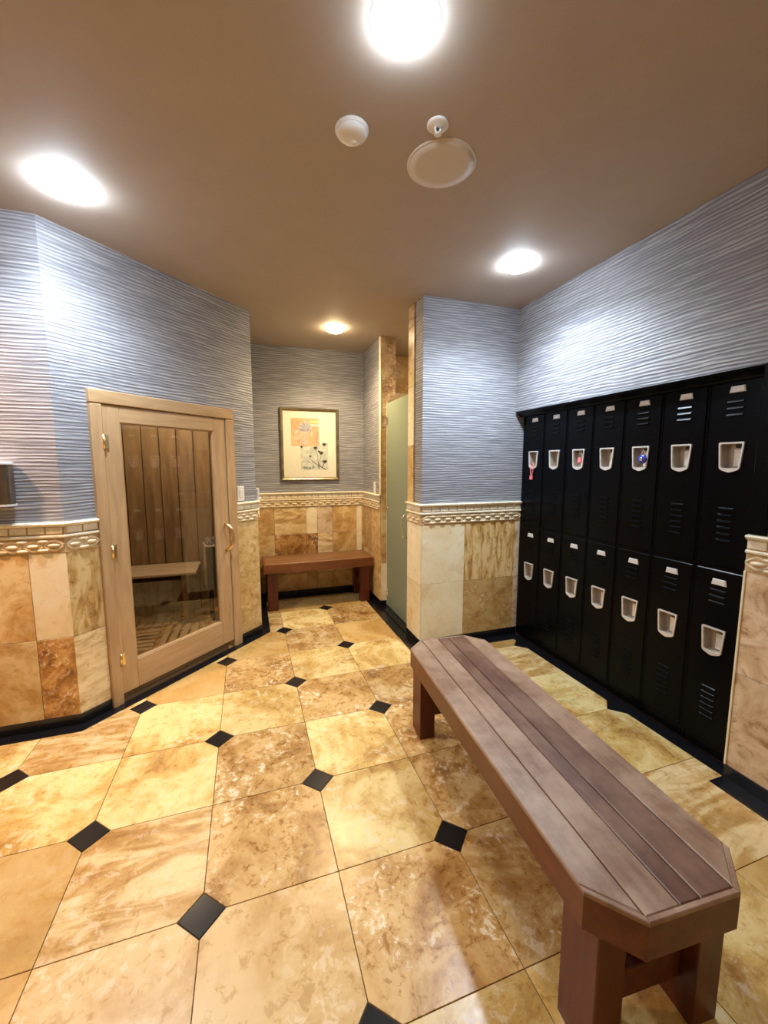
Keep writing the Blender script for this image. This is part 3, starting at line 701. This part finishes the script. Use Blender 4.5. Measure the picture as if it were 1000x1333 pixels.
def plate_me():
    v = []
    for s, y in ((1.0, -0.0162), (0.86, -0.021)):
        for x, z in ((-0.035, -0.015), (0.035, -0.015), (0.029, 0.015), (-0.029, 0.015)): v.append((x * s, y, z * s))
    f = [[0, 1, 2, 3], [4, 5, 6, 7]] + [[i, (i + 1) % 4, 4 + (i + 1) % 4, 4 + i] for i in range(4)]
    return from_py('plate', v, f)
me_plate = plate_me()
def louver_me(w):
    v = [(-w / 2, -0.0162, 0.006), (w / 2, -0.0162, 0.006), (-w / 2, -0.0162, -0.006), (w / 2, -0.0162, -0.006),
         (-w / 2 + 0.004, -0.023, -0.004), (w / 2 - 0.004, -0.023, -0.004), (-w / 2 + 0.003, -0.020, 0.003), (w / 2 - 0.003, -0.020, 0.003)]
    f = [[0, 1, 7, 6], [6, 7, 5, 4], [4, 5, 3, 2], [0, 6, 4, 2], [1, 3, 5, 7], [0, 2, 3, 1]]
    return from_py('louver', v, f)
me_louA = louver_me(0.076); me_louB = louver_me(0.066)
for me, mt in ((me_door, 'locker'), (me_ring, 'steel'), (me_cup, 'cup'), (me_latch, 'steel'), (me_catch, 'latch'), (me_plate, 'plate'), (me_louA, 'locker'), (me_louB, 'locker')):
    me.materials.append(M[mt])
def carcass_me():
    w, dp = PIT - 0.001, 0.34
    ps = [((-w / 2, 0, 0.012), (-w / 2 + 0.016, dp, 1.875)), ((w / 2 - 0.016, 0, 0.012), (w / 2, dp, 1.875)),
          ((-w / 2 + 0.016, dp - 0.01, 0.012), (w / 2 - 0.016, dp, 1.875)), ((-w / 2 + 0.016, 0, 0.012), (w / 2 - 0.016, dp - 0.01, 0.072)),
          ((-w / 2 + 0.016, 0, 0.955), (w / 2 - 0.016, dp - 0.01, 0.980)), ((-w / 2 + 0.016, 0, 1.860), (w / 2 - 0.016, dp - 0.01, 1.875))]
    return merge([moved(box_me(*[b - a for a, b in zip(lo, hi)], 0.002), Matrix.Translation([(a + b) / 2 - (0.010 if i == 1 else 0) for i, (a, b) in enumerate(zip(lo, hi))])) for lo, hi in ps])
me_car = carcass_me(); me_car.materials.append(M['locker'])
llab = ['black two-tier locker column nearest the rosy stone wall end',
        'black two-tier locker column, second from the right end',
        'black two-tier locker column with a blue padlock in its upper handle',
        'black two-tier locker column in the middle of the row of seven',
        'black two-tier locker column with a pink padlock in its upper handle',
        'black two-tier locker column, second from the far left corner',
        'black two-tier locker column in the far corner with a pink key tag hanging']
for k, y in enumerate(lock_y):
    L0 = tag(empty('locker_column', (LX, y, 0.0), R(-90)), llab[k], 'locker', 'black metal lockers along the right wall')
    link('carcass', me_car, None, L0)
    for zb in (0.978, 0.073):
        dr = link('locker_door', me_door, None, L0, (0, 0, zb))
        link('handle_frame', me_ring, None, dr); link('handle_cup', me_cup, None, dr); link('latch_plate', me_latch, None, dr)
        link('latch_catch', me_catch, None, dr, (0.015, 0.014, 0.578))
        link('number_plate', me_plate, None, dr, (0.002, 0, 0.838 if zb > 0.5 else 0.826))
        for q in range(3): link('louver', me_louA, None, dr, (0, 0, 0.783 - 0.030 * q))
        for q in range(6): link('louver', me_louB, None, dr, (0.0, 0, 0.281 - 0.0305 * q))
# sloping black top over all the lockers
v = [(2.305, -0.128, 1.893), (2.305, 1.575, 1.893), (2.74, 1.575, 1.893), (2.74, -0.128, 1.893),
     (2.352, -0.128, 1.8765), (2.352, 1.575, 1.8765), (2.74, 1.575, 1.8765), (2.74, -0.128, 1.8765), (2.290, -0.128, 1.889), (2.290, 1.575, 1.889)]
# profile swept along y
prof = [(2.74, 1.8765), (2.366, 1.8765), (2.340, 1.852), (2.332, 1.860), (2.292, 1.884), (2.290, 1.893), (2.74, 1.893)]
n = len(prof)
vv = [(x - 2.5, -0.128 - 0.72, z - 1.87) for x, z in prof] + [(x - 2.5, 1.572 - 0.72, z - 1.87) for x, z in prof]
ff = [list(range(n)), list(range(n, 2 * n))[::-1]] + [[i, (i + 1) % n, n + (i + 1) % n, n + i] for i in range(n)]
tag(link('locker_top', from_py('locker_top', vv, ff), 'locker', None, (2.5, 0.72, 1.87)), 'black angled top trim running over the whole row of lockers', 'trim')
tag(box('filler_panel', (2.374, 1.529, 0.012), (2.39, 1.572, 1.875), 'locker', None, 0.002), 'narrow black filler strip between the lockers and the corner', 'panel')
tag(box('filler_panel', (2.374, -0.128, 0.012), (2.39, -0.109, 1.875), 'locker', None, 0.002), 'narrow black filler strip between the lockers and the rosy stone wall', 'panel')

tag(box('end_trim', (2.282, -0.195, 1.166), (2.2995, -0.1285, 1.893), 'locker', None, 0.003), 'black vertical trim board beside the nearest locker, standing on the dado rail', 'trim')

# padlocks and key tag in the upper handles
def padlock(k, mat, label):
    e = tag(empty('padlock', (LX - 0.008, lock_y[k] - 0.020, 1.478), R(-90)), label, 'padlock')
    if mat == 'blue':
        b = link('body', moved(lathe_me([(0.006, 0), (0.024, 0.003), (0.026, 0.008), (0.026, 0.014), (0.024, 0.019), (0.006, 0.022)], 20), Matrix.Translation((0, -0.004, 0.022)) @ Matrix.Rotation(R(90), 4, 'X')), mat, e)
        link('dial', moved(lathe_me([(0.012, 0), (0.010, 0.006)], 16), Matrix.Translation((0, -0.026, 0.022)) @ Matrix.Rotation(R(90), 4, 'X')), 'chrome', e)
    else:
        box('body', (-0.017, -0.022, 0.0), (0.017, -0.004, 0.038), mat, e, 0.004, 2)
    pts = [(0.011 * math.cos(a) if True else 0, -0.013, 0.046 + 0.024 * math.sin(a)) for a in [math.pi * q / 8 for q in range(9)]]
    pts = [(0.011, -0.013, 0.03)] + pts + [(-0.011, -0.013, 0.03)]
    link('shackle', tube_me(pts, 0.0032, 8), 'chrome', e)
padlock(2, 'blue', 'round blue dial padlock hanging in an upper locker handle')
padlock(4, 'pink', 'small pink padlock hanging in an upper locker handle')
kt = tag(empty('key_tag', (LX - 0.022, lock_y[6], 1.37), R(-90)), 'pink key tag on a cord hanging from the farthest locker handle', 'key tag')
link('cord', tube_me([(-0.012, -0.006, 0.10), (-0.014, -0.008, 0.06), (-0.012, -0.004, 0.018), (0.0, -0.004, 0.01), (0.006, -0.004, 0.02), (0.016, -0.008, 0.06), (0.020, -0.006, 0.10), (0.004, -0.009, 0.112), (-0.012, -0.006, 0.10)], 0.0035, 6), 'pink', kt)
box('tag', (-0.020, -0.012, -0.022), (0.010, 0.002, 0.012), 'pink', kt, 0.004, 2)

# ------------------------------------------------------------------ long bench in front of the lockers
BH = 0.475
bench = tag(empty('slatted_bench', (1.1803, -0.0131, 0), R(-4.17)), 'long weathered wooden bench with chamfered corners in front of the lockers', 'bench')
HW, HL, CH = 0.2245, 0.748, 0.092
def oct_poly(hw, hl, ch): return [(-hw, -hl + ch), (-hw + ch, -hl), (hw - ch, -hl), (hw, -hl + ch), (hw, hl - ch), (hw - ch, hl), (-hw + ch, hl), (-hw, hl - ch)]
def apron(hw, hl, ch, th, z0, z1):
    o = oct_poly(hw, hl, ch); i = oct_poly(hw - th, hl - th, ch - th * 0.586)
    n = 8; v = [(x, y, z0) for x, y in o] + [(x, y, z1) for x, y in o] + [(x, y, z1) for x, y in i] + [(x, y, z0) for x, y in i]
    f = []
    for k in range(n):
        j = (k + 1) % n
        for a in range(4): b = (a + 1) % 4; f.append([a * n + k, a * n + j, b * n + j, b * n + k])
    return from_py('apron', v, f)
TH = 0.012
link('apron', apron(HW, HL, CH, 0.022, BH - 0.100, BH - TH), 'stain', bench)
edges = [-HW, -0.130, -0.033, 0.028, 0.126, HW]
RW = 0.013
oo = oct_poly(HW, HL, CH); inner = oct_poly(HW, HL - RW, CH - RW * 0.4142)
for k in range(5):
    a, b = edges[k] + (0.0018 if k else 0), edges[k + 1] - (0.0018 if k < 4 else 0)
    poly = clip(clip(inner, -1, 0, -a), 1, 0, b)
    poly = clip(clip(clip(clip(poly, -1, -1, HW + HL - CH - RW * 1.414), 1, -1, HW + HL - CH - RW * 1.414), -1, 1, HW + HL - CH - RW * 1.414), 1, 1, HW + HL - CH - RW * 1.414)
    cx = (a + b) / 2
    link('slat', prism_me([(x - cx, y) for x, y in poly], BH - TH, BH, 0.003), 'slat_dark' if k in (2, 3) else 'slat', bench, (cx, 0, 0))
ix = HW - CH + RW * 0.4142
for sy in (-1, 1):
    e0 = (-HW, sy * (HL - CH)); e1 = (-HW + CH, sy * HL); e2 = (HW - CH, sy * HL); e3 = (HW, sy * (HL - CH))
    g0 = (-HW, sy * (HL - CH - RW * 1.414)); g1 = (-HW + CH + RW * 0.4142, sy * (HL - RW)); g2 = (HW - CH - RW * 0.4142, sy * (HL - RW)); g3 = (HW, sy * (HL - CH - RW * 1.414))
    for a, b, c_, d_ in ((e0, e1, g1, g0), (e1, e2, g2, g1), (e2, e3, g3, g2)):
        link('end_rim', prism_me([a, b, c_, d_], BH - TH, BH - 0.0008, 0.002), 'slat', bench)
for sy in (-1, 1):
    for sx in (-1, 1):
        x = sx * 0.157; y = sy * 0.622
        box('leg', (x - 0.042, y - 0.062, 0), (x + 0.042, y + 0.062, BH - TH - 0.001), 'stain_leg', bench, 0.003, share=True)
    box('leg_brace', (-0.1145, sy * 0.622 - 0.02, 0.10), (0.1145, sy * 0.622 + 0.02, 0.185), 'stain', bench, 0.003)

# ------------------------------------------------------------------ small bench in the alcove
b2 = tag(empty('alcove_bench', (0.877, 2.985, 0)), 'small brown wooden bench under the framed picture', 'bench')
H2 = 0.485; W2, D2 = 0.565, 0.205
for k in range(4):
    y0 = -D2 + 0.0165 + k * (2 * D2 - 0.033) / 4; y1 = y0 + (2 * D2 - 0.033) / 4 - 0.003
    box('slat', (-W2 + 0.0165, y0, H2 - 0.03), (W2 - 0.0165, y1, H2), 'slat2', b2, 0.003)
for lo, hi in (((-W2, -D2, H2 - 0.095), (W2, -D2 + 0.016, H2 - 0.001)), ((-W2, D2 - 0.016, H2 - 0.095), (W2, D2, H2 - 0.001)),
               ((-W2, -D2 + 0.016, H2 - 0.095), (-W2 + 0.016, D2 - 0.016, H2 - 0.001)), ((W2 - 0.016, -D2 + 0.016, H2 - 0.095), (W2, D2 - 0.016, H2 - 0.001))):
    box('apron_board', lo, hi, 'stain2', b2, 0.003)
for sx in (-1, 1):
    for sy in (-1, 1):
        x, y = sx * (W2 - 0.085), sy * (D2 - 0.06)
        box('leg', (x - 0.05, y - 0.04, 0), (x + 0.05, y + 0.04, H2 - 0.031), 'stain_leg', b2, 0.003, share=True)
    box('leg_brace', (sx * (W2 - 0.085) - 0.02, -D2 + 0.1, 0.13), (sx * (W2 - 0.085) + 0.02, D2 - 0.1, 0.21), 'stain2', b2, 0.003)

# ------------------------------------------------------------------ framed picture
PX0, PX1, PZ0, PZ1 = 0.542, 1.178, 1.296, 2.073
pc = tag(empty('framed_picture', ((PX0 + PX1) / 2, 3.239, PZ0)), 'bronze framed floral print in a cream mat on the alcove wall', 'picture')
w = (PX1 - PX0) / 2; h = PZ1 - PZ0; fw = 0.032
def frame_bar(a, b, c, dd):
    """mitred bar: outer a->b, inner c->d (x,z)"""
    v = []
    for (x, z), (xi, zi) in ((a, c), (b, dd)):
        for t, y in ((0, 0), (0, -0.022), (0.35, -0.030), (0.7, -0.024), (1, -0.014), (1, 0)): v.append((x + (xi - x) * t, y, z + (zi - z) * t))
    f = [[0, 1, 2, 3, 4, 5], [11, 10, 9, 8, 7, 6]] + [[i, (i + 1) % 6, 6 + (i + 1) % 6, 6 + i] for i in range(6)]
    return from_py('bar', v, f)
oc = [(-w, 0), (w, 0), (w, h), (-w, h)]; ic = [(-w + fw, fw), (w - fw, fw), (w - fw, h - fw), (-w + fw, h - fw)]
for k in range(4): link('frame_bar', frame_bar(oc[k], oc[(k + 1) % 4], ic[k], ic[(k + 1) % 4]), 'frame', pc)
box('mat_board', (-w + fw, -0.008, fw), (w - fw, -0.001, h - fw), 'mat', pc)
def px(x, z): return (x - (PX0 + PX1) / 2, z - PZ0)
def flat(name, pts, mat, parent, y0, y1):
    me = from_py('flat', [(x, y0, z) for x, z in pts] + [(x, y1, z) for x, z in pts],
                 [list(range(len(pts))), list(range(len(pts), 2 * len(pts)))[::-1]] + [[i, (i + 1) % len(pts), len(pts) + (i + 1) % len(pts), len(pts) + i] for i in range(len(pts))])
    return link(name, me, mat, parent)
def ell(cx, cz, rx, rz, a=0.0, n=14):
    out = []
    for k in range(n):
        t = 2 * math.pi * k / n; x, z = rx * math.cos(t), rz * math.sin(t)
        out.append((cx + x * math.cos(a) - z * math.sin(a), cz + x * math.sin(a) + z * math.cos(a)))
    return out
def rect(x0, z0, x1, z1): return [(x0, z0), (x1, z0), (x1, z1), (x0, z1)]
def line(a, b, t):
    v = (Vector(b) - Vector(a)).normalized(); nn = Vector((-v.y, v.x)) * t / 2
    return [tuple(Vector(a) - nn), tuple(Vector(b) - nn), tuple(Vector(b) + nn), tuple(Vector(a) + nn)]
ax0, az0 = px(0.659, 1.669); ax1, az1 = px(0.958, 1.967); S_ = ax1 - ax0
pr1 = flat('apricot_print', rect(ax0, az0, ax1, az1), 'p_orange', pc, -0.0092, -0.008)
A = lambda u, v: (ax0 + u * S_, az0 + v * S_)
flat('yellow_bar', rect(*A(0.68, 0.82), *A(0.99, 0.93)), 'p_yellow', pr1, -0.0098, -0.0092)
flat('cream_bar', rect(*A(0.70, 0.71), *A(1.0, 0.78)), 'mat', pr1, -0.0098, -0.0092)
for k, u in enumerate((0.36, 0.43, 0.49, 0.55, 0.61)): flat('stalk', line(A(0.44 + (u - 0.48) * 0.9, 0.03), A(u, 0.55), 0.010), 'p_pink', pr1, -0.0097 - k * 1e-5, -0.0092)
for k, (u, v, r1, r2, a) in enumerate(((0.2, 0.5, 0.09, 0.05, 0.6), (0.22, 0.28, 0.08, 0.05, 0.2), (0.72, 0.45, 0.07, 0.035, 0.9), (0.32, 0.32, 0.07, 0.03, 1.0))):
    flat('leaf', ell(*A(u, v), r1 * S_, r2 * S_, a), 'p_pink', pr1, -0.0099 - k * 1e-5, -0.0092)
for k in range(11):
    an = R(-8 + 196 * k / 10); ln_ = 0.23 if k % 2 else 0.19
    flat('petal', ell(*A(0.50 + 0.55 * ln_ * math.cos(an), 0.60 + 0.62 * ln_ * math.sin(an)), ln_ * 0.62 * S_, 0.055 * S_, an), 'p_blue2' if k % 2 else 'p_blue', pr1, -0.0102 - k * 3e-5, -0.0092)
for k, a_ in enumerate((-0.5, 0.0, 0.5)): flat('petal', ell(*A(0.50 + 0.14 * a_, 0.57), 0.09 * S_, 0.04 * S_, a_), 'p_blue', pr1, -0.0108 - k * 3e-5, -0.0092)
bx0, bz0 = px(0.757, 1.407); bx1, bz1 = px(1.056, 1.675); S2 = bx1 - bx0
pr2 = flat('pale_print', rect(bx0, bz0, bx1, bz1 + 0.03), 'p_pale', pc, -0.0088, -0.008)
B = lambda u, v: (bx0 + u * S2, bz0 + v * S2)
for a, b, t, mt in (((0.92, 0.01), (0.60, 0.20), 0.008, 'p_dark'), ((0.60, 0.20), (0.40, 0.34), 0.006, 'p_dark'), ((0.40, 0.34), (0.28, 0.46), 0.006, 'p_grey'), ((0.70, 0.12), (0.62, 0.28), 0.007, 'p_dark'),
                    ((0.62, 0.28), (0.62, 0.55), 0.006, 'p_grey'), ((0.66, 0.20), (0.75, 0.58), 0.006, 'p_grey'), ((0.62, 0.5), (0.54, 0.78), 0.005, 'p_grey'), ((0.76, 0.06), (0.86, 0.28), 0.006, 'p_dark'),
                    ((0.36, 0.26), (0.22, 0.36), 0.006, 'p_grey'), ((0.30, 0.30), (0.02, 0.30), 0.005, 'p_grey'), ((0.75, 0.58), (0.86, 0.85), 0.005, 'p_pale'), ((0.68, 0.04), (0.62, 0.16), 0.008, 'p_dark')):
    flat('stem', line(B(*a), B(*b), t), mt, pr2, -0.0095, -0.0088)
for (u, v, sc_) in ((0.53, 0.80, 1.0), (0.74, 0.62, 1.1), (0.87, 0.30, 1.1), (0.86, 0.93, 1.0), (0.66, 0.68, 0.6), (0.34, 0.50, 0.6), (0.03, 0.84, 0.7)):
    pts = [B(u - 0.08 * sc_, v + 0.03 * sc_), B(u - 0.02 * sc_, v - 0.05 * sc_), B(u + 0.03 * sc_, v - 0.05 * sc_), B(u + 0.09 * sc_, v + 0.02 * sc_), B(u + 0.04 * sc_, v + 0.06 * sc_), B(u - 0.03 * sc_, v + 0.05 * sc_)]
    flat('flower_head', pts, 'p_dark', pr2, -0.0098, -0.0088)
for (u, v) in ((0.2, 0.08), (0.32, 0.07), (0.44, 0.1), (0.12, 0.1)): flat('blossom', ell(*B(u, v), 0.055 * S2, 0.05 * S2), 'p_grey', pr2, -0.0094, -0.0088)
box('glass_pane', (-w + fw - 0.002, -0.0135, fw - 0.002), (w - fw + 0.002, -0.012, h - fw + 0.002), 'picglass', pc)

# ------------------------------------------------------------------ small wall items
def switch(name, label, origin_wall, x, z, wd_=0.075, hh=0.118):
    e = tag(empty(name, origin_wall.matrix_basis @ Vector((x, 0, z)), origin_wall.rotation_euler.z), label, 'switch')
    box('cover_plate', (-wd_ / 2, -0.007, -hh / 2), (wd_ / 2, -0.0003, hh / 2), 'white', e, 0.003)
    box('rocker', (-0.016, -0.010, -0.032), (0.016, -0.0072, 0.032), 'white', e, 0.002)
    for s in (-1, 1): link('screw', moved(lathe_me([(0.003, 0), (0.0025, 0.0015)], 8), Matrix.Translation((0, -0.007, s * 0.046)) @ Matrix.Rotation(R(90), 4, 'X')), 'steel', e)
switch('light_switch', 'white rocker light switch right of the sauna door', wd, 1.262, 1.234)
switch('light_switch', 'white light switch on the alcove side wall by the shower pier', war, 0.44, 1.228)
e = tag(empty('wall_timer', (0.2603, 2.40, 1.17), R(90)), 'pale grey timer box on the alcove wall just past the sauna corner', 'timer')
box('housing', (-0.05, -0.028, -0.085), (0.05, 0, 0.095), 'white', e, 0.006, 2)
link('knob', moved(lathe_me([(0.018, 0), (0.016, 0.012)], 20), Matrix.Translation((0, -0.028, 0)) @ Matrix.Rotation(R(90), 4, 'X')), 'white', e)
# steel dispenser on the left wall
e = tag(empty('soap_dispenser', (-1.03, 1.3045, 1.27)), 'steel wall dispenser with rounded side, cut off at the left edge', 'dispenser')
pol = rnd_poly([(-0.14, 0), (-0.14, -0.09), (0.095, -0.09), (0.095, 0)], 0.04, 6)
link('body', prism_me(pol, 0.0, 0.20, 0.004), plain('dark_steel_body', (0.32, 0.27, 0.21), 0.3, 1.0, noise=0.1), e)
link('top_cap', prism_me([(x * 1.03, y * 1.03) for x, y in pol], 0.2, 0.212, 0.003), 'plate', e)
link('base_rim', prism_me([(x * 1.03, y * 1.03) for x, y in pol], -0.010, 0.0, 0.0), 'plate', e)
box('front_panel', (-0.13, -0.096, 0.012), (0.05, -0.0895, 0.19), 'steel', e, 0.003)

# ------------------------------------------------------------------ ceiling fittings
e = tag(empty('smoke_detector', (0.609, 0.306, CEIL)), 'white dome shaped detector on the ceiling left of the sprinkler', 'detector')
link('base', lathe_me([(0.062, 0.0), (0.062, -0.008), (0.058, -0.012)], 40), 'white', e)
link('dome', lathe_me([(0.057, -0.012), (0.055, -0.019), (0.047, -0.026), (0.030, -0.030), (0.010, -0.031)], 40), 'white', e)
link('lens', lathe_me([(0.017, -0.022), (0.016, -0.034), (0.011, -0.038), (0.004, -0.039)], 24), 'white', e, (0.010, 0.020, 0.004))
e = tag(empty('sprinkler_head', (0.901, 0.187, CEIL)), 'small white fire sprinkler head on the ceiling beside the speaker', 'sprinkler')
link('escutcheon', lathe_me([(0.040, 0), (0.040, -0.004), (0.034, -0.008), (0.022, -0.006), (0.014, -0.010)], 32), 'white', e)
link('frame', merge([tube_me([(-0.009, 0, -0.008), (-0.011, 0, -0.018), (-0.007, 0, -0.026), (0, 0, -0.030)], 0.003, 8), tube_me([(0.009, 0, -0.008), (0.011, 0, -0.018), (0.007, 0, -0.026), (0, 0, -0.030)], 0.003, 8)]), 'white', e)
link('deflector', lathe_me([(0.004, -0.028), (0.013, -0.032), (0.013, -0.0335), (0.004, -0.034)], 20), 'white', e)
link('bulb', lathe_me([(0.002, -0.010), (0.0045, -0.014), (0.0045, -0.024), (0.002, -0.029)], 10), 'latch', e)
e = tag(empty('ceiling_speaker', (1.003, 0.363, CEIL)), 'round ceiling speaker with a flat beige grille', 'speaker')
link('rim', lathe_me([(0.142, 0), (0.142, -0.002), (0.139, -0.005), (0.130, -0.005)], 56), 'offwhite', e)
link('grille', lathe_me([(0.131, -0.002), (0.131, -0.006), (0.10, -0.0075), (0.04, -0.008)], 56), 'offwhite', e)

for k, (x, y, col, watt, es, lab) in enumerate(LAMPS):
    e = tag(empty('downlight', (x, y, CEIL)), lab, 'ceiling light', 'recessed ceiling downlights')
    link('trim_ring', lathe_me([(0.100, 0), (0.0995, -0.0008), (0.088, -0.004), (0.0795, -0.004), (0.0795, 0)], 48, False), 'white', e)
    ln = link('lens', lathe_me([(0.079, -0.003), (0.077, -0.016), (0.066, -0.030), (0.040, -0.040), (0.008, -0.043)], 40), emit('lamp_lens_%d' % k, col, es), e)
    ld = bpy.data.lights.new('downlight_lamp', 'SPOT'); ld.energy = watt; ld.color = col
    ld.spot_size = R(152); ld.spot_blend = 1.0; ld.shadow_soft_size = 0.06
    lo = bpy.data.objects.new('lamp', ld); COL.objects.link(lo); lo.parent = e; lo.location = (0, 0, -0.09)
